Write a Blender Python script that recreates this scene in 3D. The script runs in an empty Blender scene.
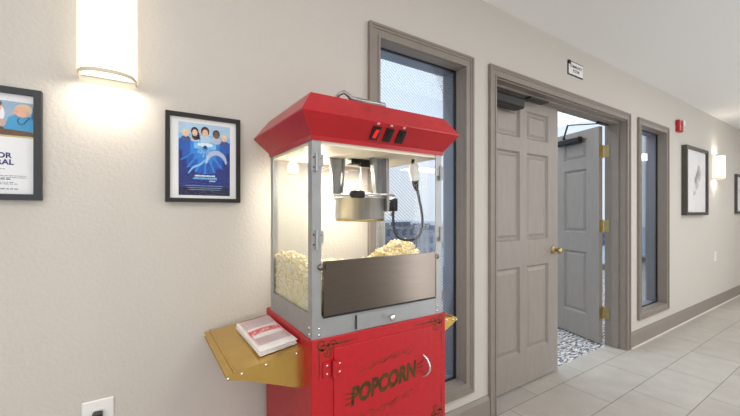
import bpy, math, random
from mathutils import Vector, Matrix, Euler
random.seed(7)
C = bpy.context.scene.collection
PI = math.pi

# ------------------------------------------------------------------ materials
def lin(c):
    return tuple((v/12.92 if v <= .04045 else ((v+.055)/1.055)**2.4) for v in c)
def rgb(r, g, b): return lin((r/255, g/255, b/255))
def mat(name, col, rough=.5, metal=0, emit=None, estr=1, var=0, vscale=8, bump=0, bscale=60, aniso=0, bdist=.002, spec=.5, stretch=None):
    m = bpy.data.materials.new(name); m.use_nodes = True
    n = m.node_tree.nodes; l = m.node_tree.links; b = n['Principled BSDF']
    b.inputs['Base Color'].default_value = (*col, 1)
    b.inputs['Roughness'].default_value = rough
    b.inputs['Metallic'].default_value = metal
    b.inputs['Specular IOR Level'].default_value = spec
    if aniso: b.inputs['Anisotropic'].default_value = aniso
    if emit:
        b.inputs['Emission Color'].default_value = (*emit, 1); b.inputs['Emission Strength'].default_value = estr
    tc = n.new('ShaderNodeTexCoord'); vec = tc.outputs['Object']
    if stretch:
        mp = n.new('ShaderNodeMapping'); mp.inputs['Scale'].default_value = stretch
        l.new(vec, mp.inputs[0]); vec = mp.outputs[0]
    if var:
        t = n.new('ShaderNodeTexNoise'); t.inputs['Scale'].default_value = vscale; t.inputs['Detail'].default_value = 4
        l.new(vec, t.inputs['Vector'])
        r = n.new('ShaderNodeValToRGB')
        r.color_ramp.elements[0].position = .3; r.color_ramp.elements[1].position = .7
        r.color_ramp.elements[0].color = (*[v*(1-var) for v in col], 1)
        r.color_ramp.elements[1].color = (*[min(1, v*(1+var)) for v in col], 1)
        l.new(t.outputs['Fac'], r.inputs[0]); l.new(r.outputs[0], b.inputs['Base Color'])
    if bump:
        t = n.new('ShaderNodeTexNoise'); t.inputs['Scale'].default_value = bscale; t.inputs['Detail'].default_value = 3
        l.new(vec, t.inputs['Vector'])
        bp = n.new('ShaderNodeBump'); bp.inputs['Strength'].default_value = bump; bp.inputs['Distance'].default_value = bdist
        l.new(t.outputs['Fac'], bp.inputs['Height']); l.new(bp.outputs[0], b.inputs['Normal'])
    return m

def glass_mat(name, tint=(1, 1, 1), hatch=False, refl=.9, dust=0.0):
    m = bpy.data.materials.new(name); m.use_nodes = True
    n = m.node_tree.nodes; l = m.node_tree.links; n.remove(n['Principled BSDF'])
    out = n['Material Output']
    tr = n.new('ShaderNodeBsdfTransparent'); tr.inputs[0].default_value = (*tint, 1)
    gl = n.new('ShaderNodeBsdfGlossy'); gl.inputs['Roughness'].default_value = .02
    fr = n.new('ShaderNodeFresnel'); fr.inputs[0].default_value = 1.35
    mu = n.new('ShaderNodeMath'); mu.operation = 'MULTIPLY'; mu.inputs[1].default_value = refl
    l.new(fr.outputs[0], mu.inputs[0])
    mx = n.new('ShaderNodeMixShader'); l.new(mu.outputs[0], mx.inputs[0]); l.new(tr.outputs[0], mx.inputs[1]); l.new(gl.outputs[0], mx.inputs[2])
    last = mx
    if hatch:
        tc = n.new('ShaderNodeTexCoord'); mp = n.new('ShaderNodeMapping'); mp.inputs['Rotation'].default_value = (0, math.radians(-38), 0)
        l.new(tc.outputs['Object'], mp.inputs[0])
        w = n.new('ShaderNodeTexWave'); w.wave_type = 'BANDS'; w.bands_direction = 'Z'; w.inputs['Scale'].default_value = 22
        l.new(mp.outputs[0], w.inputs['Vector'])
        r = n.new('ShaderNodeValToRGB'); r.color_ramp.elements[0].position = .55; r.color_ramp.elements[1].position = .95
        r.color_ramp.elements[0].color = (*tint, 1); r.color_ramp.elements[1].color = (*[v*.86 for v in tint], 1)
        l.new(w.outputs['Fac'], r.inputs[0]); l.new(r.outputs[0], tr.inputs[0])
    if dust:
        d = n.new('ShaderNodeBsdfDiffuse'); d.inputs[0].default_value = (.85, .82, .74, 1)
        m2 = n.new('ShaderNodeMixShader'); m2.inputs[0].default_value = dust
        l.new(last.outputs[0], m2.inputs[1]); l.new(d.outputs[0], m2.inputs[2]); last = m2
    l.new(last.outputs[0], out.inputs[0])
    return m

WALL = mat('wall_paint', rgb(200, 196, 189), .75, bump=.5, bscale=85, bdist=.004, spec=.25)
WALLR = mat('room_paint', rgb(205, 205, 205), .8, bump=.2, bscale=80)
CEIL = mat('ceiling_paint', rgb(240, 240, 240), .85, bump=.35, bscale=70, bdist=.002)
TRIM = mat('taupe_trim_paint', rgb(138, 130, 122), .4, var=.04, vscale=14, bump=.05, bscale=30)
DOORM = mat('taupe_door_paint', rgb(150, 143, 136), .36, var=.05, vscale=5, bump=.15, bscale=25, stretch=(6, 6, 1))
JAMBB = mat('skylit_jamb', rgb(158, 166, 178), .5, var=.05)  # jamb behind the glass: sky light put into a lighter, bluer colour
CAULK = mat('white_caulk', rgb(225, 222, 215), .6, var=.03)
BLACKG = mat('black_gasket', rgb(20, 20, 22), .5, var=.1)
BRASS = mat('brass', rgb(186, 166, 118), .28, 1, var=.12, vscale=30)
BRONZE = mat('dark_closer', rgb(24, 23, 22), .4, .2, var=.1)
RED = mat('red_enamel', rgb(180, 20, 32), .40, var=.07, vscale=60, bump=.12, bscale=150, bdist=.001)
REDC = mat('canopy_red', rgb(172, 22, 32), .30, var=.10, vscale=12, bump=.05, bscale=60)
GOLD = mat('gold_sheet', rgb(214, 178, 100), .26, .92, var=.10, vscale=10)
GILT = mat('gold_filigree', rgb(84, 56, 20), .45, .2, var=.35, vscale=40)
GILTF = mat('faint_filigree', rgb(140, 48, 26), .5, .1, var=.3, vscale=60)
STEEL = mat('brushed_steel', rgb(164, 167, 169), .38, .55, var=.05, vscale=25)
STEELD = mat('dark_brushed_panel', rgb(128, 119, 111), .24, 1, var=.08, vscale=12, stretch=(1, 1, 60))
CHROME = mat('polished_steel', rgb(222, 222, 220), .22, .9, var=.05, vscale=12)
HANG = mat('hanger_steel', rgb(150, 150, 150), .34, .8, var=.3, vscale=24, stretch=(1, 1, .15))
KETTLE = mat('kettle_steel', rgb(205, 206, 208), .30, .75, var=.22, vscale=30, stretch=(1, 1, .05))
WHITEP = mat('white_plastic', rgb(236, 236, 234), .4, var=.02)
INTW = mat('popper_top_liner', rgb(225, 215, 195), .5, var=.06, vscale=9)
BLK = mat('black_plastic', rgb(22, 22, 24), .4, var=.1)
CORD = mat('cord_rubber', rgb(52, 56, 64), .5, var=.1)
LED = mat('lit_red_rocker', rgb(190, 20, 16), .3, emit=rgb(255, 40, 30), estr=.5, var=.1)
FRAMEB = mat('black_frame', rgb(10, 9, 9), .55, var=.15, vscale=40)
FRAMEN = mat('charcoal_frame', rgb(36, 39, 44), .5, var=.12, vscale=40)
FRAMEG = mat('grey_frame', rgb(74, 71, 67), .45, var=.12, vscale=40)
MATW = mat('white_mat', rgb(236, 236, 236), .6, var=.015)
PAPER = mat('white_paper', rgb(232, 234, 236), .6, var=.02)
GLASS = glass_mat('popper_glass', (.97, .98, .97), refl=.25, dust=.10)
GLASSF = glass_mat('clear_glass', (.98, .98, .98), refl=.10)
GLASSW = glass_mat('wired_window_glass', (.97, .985, 1.0), hatch=True, refl=.6)
GLASSP = glass_mat('picture_glass', (1, 1, 1), refl=.12)
GLASSS = glass_mat('window_glass', (.96, .98, 1.0), refl=.6)
SHADE = mat('glowing_shade', rgb(255, 240, 215), .6, emit=rgb(255, 242, 222), estr=1.35, var=.02)
RIM = mat('shade_rim', rgb(200, 186, 165), .5, emit=rgb(255, 230, 195), estr=.12, var=.05)
DIFF = mat('glowing_diffuser', rgb(255, 248, 235), .6, emit=rgb(255, 244, 222), estr=3.0, var=.01)
BULB = mat('glowing_bulb', rgb(255, 240, 200), .4, emit=rgb(255, 228, 175), estr=3, var=.01)
ALRED = mat('alarm_red', rgb(190, 22, 26), .35, var=.05)
PRINTW = mat('white_lettering', rgb(240, 240, 240), .5, var=.01)

def flat(name, r, g, b, rough=.6): return mat(name, rgb(r, g, b), rough, var=.05, vscale=30)

# ------------------------------------------------------------------ mesh builder
class MB:
    def __init__(s): s.v = []; s.f = []; s.m = []; s.sm = []
    def add(s, vs, fs, mi=0, smooth=False):
        o = len(s.v); s.v += [tuple(v) for v in vs]
        s.f += [tuple(i+o for i in f) for f in fs]; s.m += [mi]*len(fs); s.sm += [smooth]*len(fs)
        return s
    def box(s, x0, x1, y0, y1, z0, z1, mi=0, M=None):
        vs = [(x, y, z) for z in (z0, z1) for y in (y0, y1) for x in (x0, x1)]
        if M: vs = [M @ Vector(v) for v in vs]
        return s.add(vs, [(0, 2, 3, 1), (4, 5, 7, 6), (0, 1, 5, 4), (2, 6, 7, 3), (0, 4, 6, 2), (1, 3, 7, 5)], mi)
    def bbox(s, x0, x1, y0, y1, z0, z1, r, mi=0):
        # box with chamfered edges: stacked octagon-like loops
        def ring(i, z): return [(x0+r, y0+i, z), (x1-r, y0+i, z), (x1-i, y0+r, z), (x1-i, y1-r, z), (x1-r, y1-i, z), (x0+r, y1-i, z), (x0+i, y1-r, z), (x0+i, y0+r, z)]
        rs = [ring(r, z0), ring(0, z0+r), ring(0, z1-r), ring(r, z1)]
        vs = sum(rs, []); fs = [tuple(reversed(range(8)))]
        for k in range(3):
            for j in range(8): fs.append((k*8+j, k*8+(j+1) % 8, (k+1)*8+(j+1) % 8, (k+1)*8+j))
        fs.append(tuple(range(24, 32)))
        return s.add(vs, fs, mi)
    def tube(s, pts, r, n=8, mi=0, cap=True, sy=1.0):
        pts = [Vector(p) for p in pts]; rr = r if isinstance(r, (list, tuple)) else [r]*len(pts)
        vs = []; up = Vector((0, 0, 1)); prev = None
        for i, p in enumerate(pts):
            d = (pts[min(i+1, len(pts)-1)]-pts[max(i-1, 0)]).normalized()
            if prev is None:
                a = d.cross(up)
                if a.length < .05: a = d.cross(Vector((1, 0, 0)))
            else: a = prev-d*prev.dot(d)
            a.normalize(); prev = a; b = d.cross(a)
            for k in range(n):
                t = 2*PI*k/n; vs.append(p+a*math.cos(t)*rr[i]+b*math.sin(t)*rr[i]*sy)
        fs = []
        for i in range(len(pts)-1):
            for k in range(n): fs.append((i*n+k, i*n+(k+1) % n, (i+1)*n+(k+1) % n, (i+1)*n+k))
        s.add(vs, fs, mi, True)
        if cap:
            o = (len(pts)-1)*n
            s.add(vs[:n], [tuple(reversed(range(n)))], mi); s.add(vs[o:], [tuple(range(n))], mi)
        return s
    def lathe(s, c, prof, axis='Z', n=32, mi=0, smooth=True):
        c = Vector(c); vs = []
        for r, h in prof:
            for k in range(n):
                t = 2*PI*k/n; a, b = r*math.cos(t), r*math.sin(t)
                o = {'Z': (a, b, h), 'Y': (a, h, -b), 'X': (h, a, b)}[axis]
                vs.append(c+Vector(o))
        fs = [(i*n+k, i*n+(k+1) % n, (i+1)*n+(k+1) % n, (i+1)*n+k) for i in range(len(prof)-1) for k in range(n)]
        return s.add(vs, fs, mi, smooth)
    def poly(s, pts, mi=0): return s.add(pts, [tuple(range(len(pts)))], mi)
    def prism(s, pts2, a0, a1, axis='Y', mi=0):
        # pts2 polygon extruded along axis
        def mk(p, a): return {'Y': (p[0], a, p[1]), 'X': (a, p[0], p[1]), 'Z': (p[0], p[1], a)}[axis]
        n = len(pts2); vs = [mk(p, a0) for p in pts2]+[mk(p, a1) for p in pts2]
        fs = [tuple(range(n)), tuple(reversed(range(n, 2*n)))]+[(i, i+n, (i+1) % n+n, (i+1) % n) for i in range(n)]
        return s.add(vs, fs, mi)
    def ell(s, cx, cz, rx, rz, y, mi=0, n=20, rot=0):  # flat ellipse facing -y
        c, q = math.cos(rot), math.sin(rot); pts = []
        for k in range(n):
            t = 2*PI*k/n; a, b = rx*math.cos(t), rz*math.sin(t)
            pts.append((cx+a*c-b*q, y, cz+a*q+b*c))
        return s.poly(pts, mi)
    def rect(s, x0, x1, z0, z1, y, mi=0): return s.poly([(x0, y, z0), (x1, y, z0), (x1, y, z1), (x0, y, z1)], mi)
    def strip(s, pts, w, y, mi=0):   # flat ribbon in the xz plane
        vs = []; n = len(pts)
        for i, p in enumerate(pts):
            a = pts[max(i-1, 0)]; b = pts[min(i+1, n-1)]
            dx, dz = b[0]-a[0], b[1]-a[1]; L = math.hypot(dx, dz) or 1
            ww = w[i] if isinstance(w, list) else w
            vs += [(p[0]-dz/L*ww, y, p[1]+dx/L*ww), (p[0]+dz/L*ww, y, p[1]-dx/L*ww)]
        return s.add(vs, [(2*i, 2*i+1, 2*i+3, 2*i+2) for i in range(n-1)], mi)
    def build(s, name, mats, parent=None, origin=None, fix=True):
        me = bpy.data.meshes.new(name)
        me.from_pydata(s.v, [], s.f)
        for m in (mats if isinstance(mats, (list, tuple)) else [mats]): me.materials.append(m)
        me.polygons.foreach_set('material_index', s.m); me.polygons.foreach_set('use_smooth', s.sm)
        me.update()
        o = bpy.data.objects.new(name, me); C.objects.link(o)
        if parent:
            o.parent = parent; o.matrix_parent_inverse = Matrix.Identity(4)
            w = Vector(parent.get('_w', (0, 0, 0)))
            me.transform(Matrix.Translation(-w)); o['_w'] = tuple(w)
        elif origin:
            me.transform(Matrix.Translation(-Vector(origin))); o.location = origin; o['_w'] = tuple(origin)
        return o

def thing(name, label, cat, loc=(0, 0, 0), group=None, kind=None):
    o = bpy.data.objects.new(name, None); C.objects.link(o); o.empty_display_size = .1
    o.location = loc; o['_w'] = tuple(loc)
    if label: o['label'] = label
    if cat: o['category'] = cat
    if group: o['group'] = group
    if kind: o['kind'] = kind
    return o
def tag(o, label=None, cat=None, group=None, kind=None):
    if label: o['label'] = label
    if cat: o['category'] = cat
    if group: o['group'] = group
    if kind: o['kind'] = kind
    return o
def struct(o, label, cat): return tag(o, label, cat, kind='structure')

def text_geo(mb, txt, x, z, y, size, mi=0, sx=1.0, bold=0.0, align='LEFT', shear=0.0, rise=0.0, spacing=1.0):
    cu = bpy.data.curves.new('t', 'FONT'); cu.body = txt; cu.size = size; cu.align_x = align; cu.offset = bold; cu.shear = shear
    cu.space_character = spacing; cu.resolution_u = 3
    ob = bpy.data.objects.new('t', cu); C.objects.link(ob)
    dg = bpy.context.evaluated_depsgraph_get(); me = bpy.data.meshes.new_from_object(ob.evaluated_get(dg))
    vs = [(x+v.co.x*sx, y, z+v.co.y+rise*(v.co.x*sx)) for v in me.vertices]
    mb.add(vs, [tuple(p.vertices) for p in me.polygons], mi)
    bpy.data.objects.remove(ob); bpy.data.curves.remove(cu); bpy.data.meshes.remove(me)
    return mb

# ------------------------------------------------------------------ setting
WT = .166          # wall thickness
CH = 2.49          # hall ceiling
W1 = (.935, 1.546, .256, 2.068)    # window opening x0,x1,z0,z1
DO = (1.793, 3.647, 0, 2.072)      # door opening
W2 = (3.928, 4.582, .280, 2.070)
XL, XR, YB = -2.4, 13.5, -2.7

m = MB()
xs = [(XL, W1[0]), (W1[1], DO[0]), (DO[1], W2[0]), (W2[1], XR)]
for a, b in xs: m.box(a, b, 0, WT, 0, CH)
for o in (W1, DO, W2):
    m.box(o[0], o[1], 0, WT, o[3], CH)
    if o[2] > 0: m.box(o[0], o[1], 0, WT, 0, o[2])
struct(m.build('wall_front', WALL), 'long greige textured hallway wall with door and windows', 'wall')
struct(MB().box(XL, XR, YB-.1, YB, 0, CH).build('wall_back', WALL), 'greige hallway wall behind the viewer', 'wall')
struct(MB().box(XL-.1, XL, YB-.1, WT, 0, CH).build('wall_left', WALL), 'greige wall closing the left end of the hall', 'wall')
struct(MB().box(XR, XR+.1, YB-.1, WT, 0, CH).build('wall_right', WALL), 'greige wall closing the far right end of the hall', 'wall')
struct(MB().box(XL-.1, XR+.1, YB-.1, WT, CH, CH+.08).build('ceiling', CEIL), 'off-white painted ceiling over the hallway', 'ceiling')

# floor tiles (procedural)
def tile_mat():
    m = bpy.data.materials.new('porcelain_tile'); m.use_nodes = True; n = m.node_tree.nodes; l = m.node_tree.links; b = n['Principled BSDF']
    tc = n.new('ShaderNodeTexCoord'); mp = n.new('ShaderNodeMapping'); mp.inputs['Location'].default_value = (-2.86, .33, 0)
    l.new(tc.outputs['Object'], mp.inputs[0])
    br = n.new('ShaderNodeTexBrick'); br.offset = .5; br.inputs['Scale'].default_value = 1
    br.inputs['Brick Width'].default_value = .62; br.inputs['Row Height'].default_value = .315; br.inputs['Mortar Size'].default_value = .0022
    br.inputs['Mortar Smooth'].default_value = .1; br.inputs['Bias'].default_value = 0
    br.inputs['Color1'].default_value = (*rgb(181, 177, 170), 1); br.inputs['Color2'].default_value = (*rgb(174, 169, 162), 1)
    br.inputs['Mortar'].default_value = (*rgb(112, 107, 100), 1)
    l.new(mp.outputs[0], br.inputs['Vector'])
    t = n.new('ShaderNodeTexNoise'); t.inputs['Scale'].default_value = 7; t.inputs['Detail'].default_value = 8; l.new(tc.outputs['Object'], t.inputs['Vector'])
    mx = n.new('ShaderNodeMix'); mx.data_type = 'RGBA'; mx.blend_type = 'OVERLAY'; mx.inputs[0].default_value = .18
    l.new(br.outputs['Color'], mx.inputs[6]); l.new(t.outputs['Fac'], mx.inputs[7]); l.new(mx.outputs[2], b.inputs['Base Color'])
    b.inputs['Roughness'].default_value = .42; b.inputs['Specular IOR Level'].default_value = .4
    bp = n.new('ShaderNodeBump'); bp.inputs['Strength'].default_value = .3; bp.inputs['Distance'].default_value = .002; bp.invert = True
    l.new(br.outputs['Fac'], bp.inputs['Height']); l.new(bp.outputs[0], b.inputs['Normal'])
    return m
struct(MB().box(XL-.1, XR+.1, YB-.1, .15, -.06, 0).build('floor', tile_mat()), 'hall floor of large greige rectangular tiles', 'floor')

def carpet_mat():
    m = bpy.data.materials.new('patterned_carpet'); m.use_nodes = True; n = m.node_tree.nodes; l = m.node_tree.links; b = n['Principled BSDF']
    tc = n.new('ShaderNodeTexCoord'); mp = n.new('ShaderNodeMapping'); mp.inputs['Scale'].default_value = (13, 40, 1); mp.inputs['Rotation'].default_value = (0, 0, .25)
    l.new(tc.outputs['Object'], mp.inputs[0])
    t = n.new('ShaderNodeTexNoise'); t.inputs['Scale'].default_value = 1.3; t.inputs['Detail'].default_value = 6; t.inputs['Roughness'].default_value = .75; l.new(mp.outputs[0], t.inputs['Vector'])
    r = n.new('ShaderNodeValToRGB'); e = r.color_ramp.elements
    e[0].position = .40; e[0].color = (*rgb(38, 46, 62), 1); e[1].position = .58; e[1].color = (*rgb(232, 230, 226), 1)
    k = e.new(.47); k.color = (*rgb(108, 120, 138), 1); k = e.new(.52); k.color = (*rgb(196, 190, 180), 1)
    l.new(t.outputs['Fac'], r.inputs[0]); l.new(r.outputs[0], b.inputs['Base Color']); b.inputs['Roughness'].default_value = .95
    return m
RY, RZ = 2.2, 3.6   # beyond room: glazed wall distance and ceiling height
struct(MB().box(XL-.1, XR+.1, .15, RY+.2, -.06, -.002).build('floor_room', carpet_mat()), 'navy and white streaked carpet beyond the doors', 'floor')
struct(MB().box(XL-.1, XR+.1, WT, RY+.2, RZ, RZ+.08).build('ceiling_room', WALLR), 'white ceiling of the sunroom beyond', 'ceiling')
struct(MB().box(XL-.1, XR+.1, WT-.06, WT, CH+.08, RZ).build('wall_upper', WALLR), 'white upper wall of the sunroom over the doors', 'wall')
struct(MB().box(XL-.1, XL, WT, RY+.2, 0, RZ).build('wall_room_left', WALLR), 'white side wall of the sunroom', 'wall')
struct(MB().box(XR, XR+.1, WT, RY+.2, 0, RZ).build('wall_room_right', WALLR), 'white far side wall of the sunroom', 'wall')
# glazed outer wall
wr = thing('window_3', 'full-height glazed outer wall of the sunroom seen through the doorway', 'window', (4, RY, 0), kind='structure')
m = MB()
m.box(XL, XR, RY, RY+.1, 0, .12); m.box(XL, XR, RY, RY+.1, RZ-.05, RZ)
for x in (-1.4, 1.3, 4.25, 5.7, 9.9, 12.2): m.box(x-.03, x+.03, RY, RY+.1, .12, RZ-.05)
m.build('window_frame', TRIM, wr)
MB().box(XL, XR, RY+.045, RY+.051, .12, RZ-.05).build('glass_pane', GLASSF, wr)

# casings -------------------------------------------------------------
def casing(x0, x1, z0, z1, w, bottom):
    m = MB()
    # bands: outer raised bead, cove, inner flat, inner bead
    bands = [(0, .012, .021), (.012, .024, .017), (.024, w-.012, .013), (w-.012, w, .017)]
    for a, b, d in bands:
        X0, X1, Z1 = x0-w+a, x1+w-a, z1+w-a
        X0i, X1i, Z1i = x0-w+b, x1+w-b, z1+w-b
        Z0 = (z0-w+a) if bottom else z0; Z0i = (z0-w+b) if bottom else z0
        o = [(X0, Z0), (X1, Z0), (X1, Z1), (X0, Z1)]; i = [(X0i, Z0i), (X1i, Z0i), (X1i, Z1i), (X0i, Z1i)]
        for k in range(4):
            if k == 0 and not bottom: continue
            j = (k+1) % 4
            m.prism([o[k], o[j], i[j], i[k]], -d, 0, 'Y')
    return m
struct(casing(W1[0]+.010, W1[1]-.010, W1[2]+.010, W1[3]-.010, .062, True).build('trim_1', TRIM), 'taupe moulded casing around the window behind the popcorn machine', 'trim')
struct(casing(DO[0]+.012, DO[1]-.012, 0, DO[3]-.012, .062, False).build('trim_2', TRIM), 'taupe moulded casing around the double doorway', 'trim')
struct(casing(W2[0]+.010, W2[1]-.010, W2[2]+.010, W2[3]-.010, .062, True).build('trim_3', TRIM), 'taupe moulded casing around the narrow sidelight', 'trim')
def liner(o, name, label, bottom=True, t=.012, y0=0, y1=WT):
    x0, x1, z0, z1 = o; m = MB()
    m.box(x0-.001, x0+t, y0, y1, z0, z1); m.box(x1-t, x1+.001, y0, y1, z0, z1); m.box(x0+t, x1-t, y0, y1, z1-t, z1+.001)
    if bottom: m.box(x0+t, x1-t, y0, y1, z0-.001, z0+t)
    return m
m = liner(DO, '', '', False, t=.02)
# rabbet stops on the hall side of the leaves
m.box(DO[0]+.02, DO[0]+.034, .05, .105, 0, DO[3]-.02); m.box(DO[1]-.034, DO[1]-.02, .05, .105, 0, DO[3]-.02); m.box(DO[0]+.034, DO[1]-.034, .05, .105, DO[3]-.034, DO[3]-.02)
struct(m.build('trim_4', TRIM), 'taupe jambs and head inside the double doorway', 'trim')

def window(n, o, gl, label):
    w = thing('window_%d' % n, label, 'window', ((o[0]+o[1])/2, 0, o[2]), kind='structure')
    x0, x1, z0, z1 = o
    liner(o, '', '', y1=.066).build('jamb', TRIM, w)
    liner(o, '', '', y0=.0662).build('jamb', JAMBB, w)
    m = MB(); a = .012; b = .017
    for (p, q, r, s) in ((x0+a, x0+b, z0+a, z1-a), (x1-b, x1-a, z0+a, z1-a), (x0+b, x1-b, z1-b, z1-a), (x0+b, x1-b, z0+a, z0+b)):
        m.box(p, q, .061, .075, r, s)
    m.build('gasket', BLACKG, w)
    MB().box(x0+b, x1-b, .066, .071, z0+b, z1-b).build('glass_pane', gl, w)
window(1, W1, GLASSW, 'tall window with diagonal hatched glass behind the popcorn machine')
window(2, W2, GLASSS, 'narrow tall sidelight window right of the double doors')

# baseboards ----------------------------------------------------------
def baseb(name, a, b, lab):
    m = MB(); m.prism([(0, 0), (-.016, 0), (-.016, .118), (-.010, .132), (-.006, .140), (0, .140)], a, b, 'X')
    return struct(m.build(name, TRIM), lab, 'baseboard')
baseb('baseboard_left', XL, DO[0]-.050, 'taupe baseboard left of the doorway')
baseb('baseboard_right', DO[1]+.050, XR, 'taupe baseboard right of the doorway')
struct(MB().box(DO[1]+.050, XR, -.026, -.016, 0, .008).box(XL, DO[0]-.050, -.026, -.016, 0, .008).build('trim_5', CAULK), 'thin pale caulk line along the foot of the baseboard', 'trim')

# ------------------------------------------------------------------ doors (leaf local: hinge at x=0, extends +x*sgn, hall face at y=0, thickness +y)
LW, LH, LT = .899, 2.036, .042
def leaf_mesh(sg):
    m = MB()
    cols = [(.135, .412), (.492, .768)]
    rows = [(.235, .845), (1.03, 1.655), (1.755, 1.955)]
    xs = [0, cols[0][0], cols[0][1], cols[1][0], cols[1][1], LW]
    def B(x0, x1, z0, z1):
        a, b = sorted((sg*x0, sg*x1)); m.box(a, b, 0, LT, z0, z1)
    B(0, xs[1], 0.006, LH); B(xs[4], LW, .006, LH)
    zs = [.006, rows[0][0], rows[0][1], rows[1][0], rows[1][1], rows[2][0], rows[2][1], LH]
    for k in range(0, 8, 2): B(xs[1], xs[4], zs[k], zs[k+1])
    for r in rows: B(xs[2], xs[3], r[0], r[1])
    for c in cols:
        for r in rows:
            for (ya, yb, s2) in ((.0, .016, 1), (LT, LT-.016, -1)):
                # sloped sticking, flat recess, raised field
                def loop(i, y): return [(sg*(c[0]+i), y, r[0]+i), (sg*(c[1]-i), y, r[0]+i), (sg*(c[1]-i), y, r[1]-i), (sg*(c[0]+i), y, r[1]-i)]
                L = [loop(0, ya), loop(.012, yb), loop(.022, yb), loop(.042, ya+s2*.007)]
                vs = sum(L, []); fs = []
                for q in range(3):
                    for j in range(4): fs.append((q*4+j, q*4+(j+1) % 4, (q+1)*4+(j+1) % 4, (q+1)*4+j))
                fs.append((12, 13, 14, 15)); m.add(vs, fs)
    return m
def door(name, label, hx, hy, sg, ang):
    d = thing(name, label, 'door', (hx, hy, 0), kind='structure'); d['_w'] = (0, 0, 0)
    d.rotation_euler = (0, 0, ang)
    # pivot at room-side corner: shift the leaf so the room face is at y=0
    off = Vector((sg*.004, -LT, .006))
    def put(mb, nm, mt, par=None):
        mb.v = [tuple(Vector(v)+off) for v in mb.v]
        o = mb.build(nm, mt); o.parent = par or d; return o
    put(leaf_mesh(sg), 'leaf', DOORM)
    # knob
    k = MB(); kx = sg*(LW-.065)
    k.lathe((kx, 0, .94), [(.0, -.001), (.032, -.001), (.032, -.006), (.026, -.009), (.011, -.012), (.010, -.030), (.020, -.038), (.027, -.050), (.026, -.060), (.016, -.068), (0, -.069)], 'Y', 24)
    k.lathe((kx, LT, .94), [(.0, .001), (.032, .001), (.032, .006), (.026, .009), (.011, .012), (.010, .030), (.020, .038), (.027, .050), (.026, .060), (.016, .068), (0, .069)], 'Y', 24)
    put(k, 'knob', BRASS)
    for z in (.29, 1.10, 1.80):
        h = MB(); h.tube([(-sg*.002, LT+.006, z-.055), (-sg*.002, LT+.006, z+.055)], .008, 12)
        h.tube([(-sg*.002, LT+.006, z-.062), (-sg*.002, LT+.006, z-.056)], .005, 8); h.tube([(-sg*.002, LT+.006, z+.056), (-sg*.002, LT+.006, z+.064)], .005, 8)
        a, b = sorted((-sg*.0025, 0)); h.box(a, b, .006, LT+.004, z-.055, z+.055)
        for q in (-.035, 0, .035): h.lathe((-sg*.003 if sg < 0 else -sg*.003, .02+.008*(1 if q else -1), z+q), [(0, -sg*.001), (.004, -sg*.001), (.004, 0)], 'X', 8)
        put(h, 'hinge', BRASS)
    return d, put
d1, put1 = door('door_1', 'closed left leaf of the taupe six-panel double doors, brass knob', DO[0]+.022, .154, 1, 0)
# closer on left leaf
c = MB(); c.bbox(.03, .345, -.085, -.002, 1.925, 1.992, .010)
cl = put1(c, 'door_closer', BRONZE)
a = MB(); a.tube([(.10, -.04, 1.99), (.10, -.04, 2.018)], .012, 12); a.box(.09, .46, -.055, -.025, 2.006, 2.015); a.box(.40, .62, -.09, -.03, 2.010, 2.020)
put1(a, 'closer_arm', BRONZE, cl)
ANG = -math.radians(108)
d2, put2 = door('door_2', 'open right leaf of the taupe double doors, swung into the sunroom', DO[1]-.026, .180, -1, ANG)
c = MB(); c.bbox(-.47, -.17, -.060, -.002, 1.92, 1.977, .010)
cl = put2(c, 'door_closer', BRONZE)
# hinge leaves on the jamb
m = MB()
for z in (.296, 1.106, 1.806):
    m.box(DO[1]-.0235, DO[1]-.0205, .128, WT+.012, z-.055, z+.055)
struct(m.build('trim_6', BRASS), 'brass hinge plates on the right door jamb', 'trim')
# closer arm of right leaf (world coordinates, arm from leaf closer to head)
def leafpt(x, y, z):
    v = Vector((x, y, z))+Vector((-.004, -LT, .006)); v.rotate(Euler((0, 0, ANG))); return v+Vector((DO[1]-.026, .180, 0))
p0 = leafpt(-.30, -.03, 1.98); p1 = leafpt(-.27, -.03, 2.02)
a = MB(); elbow = (3.27, .32, 2.032)
a.tube([leafpt(-.38, -.03, 1.97), leafpt(-.38, -.03, 2.005)], .012, 10)
a.tube([leafpt(-.38, -.03, 2.0), elbow], .0085, 8, sy=.6); a.tube([elbow, (3.45, .12, 2.032)], .0085, 8, sy=.6)
a.box(3.40, 3.56, .106, .140, 2.028, 2.046)
inv = (Matrix.Translation(d2.location) @ Euler((0, 0, ANG)).to_matrix().to_4x4()).inverted()
a.v = [tuple(inv @ Vector(v)) for v in a.v]
o = a.build('closer_arm', BRONZE); o.parent = cl

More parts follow.
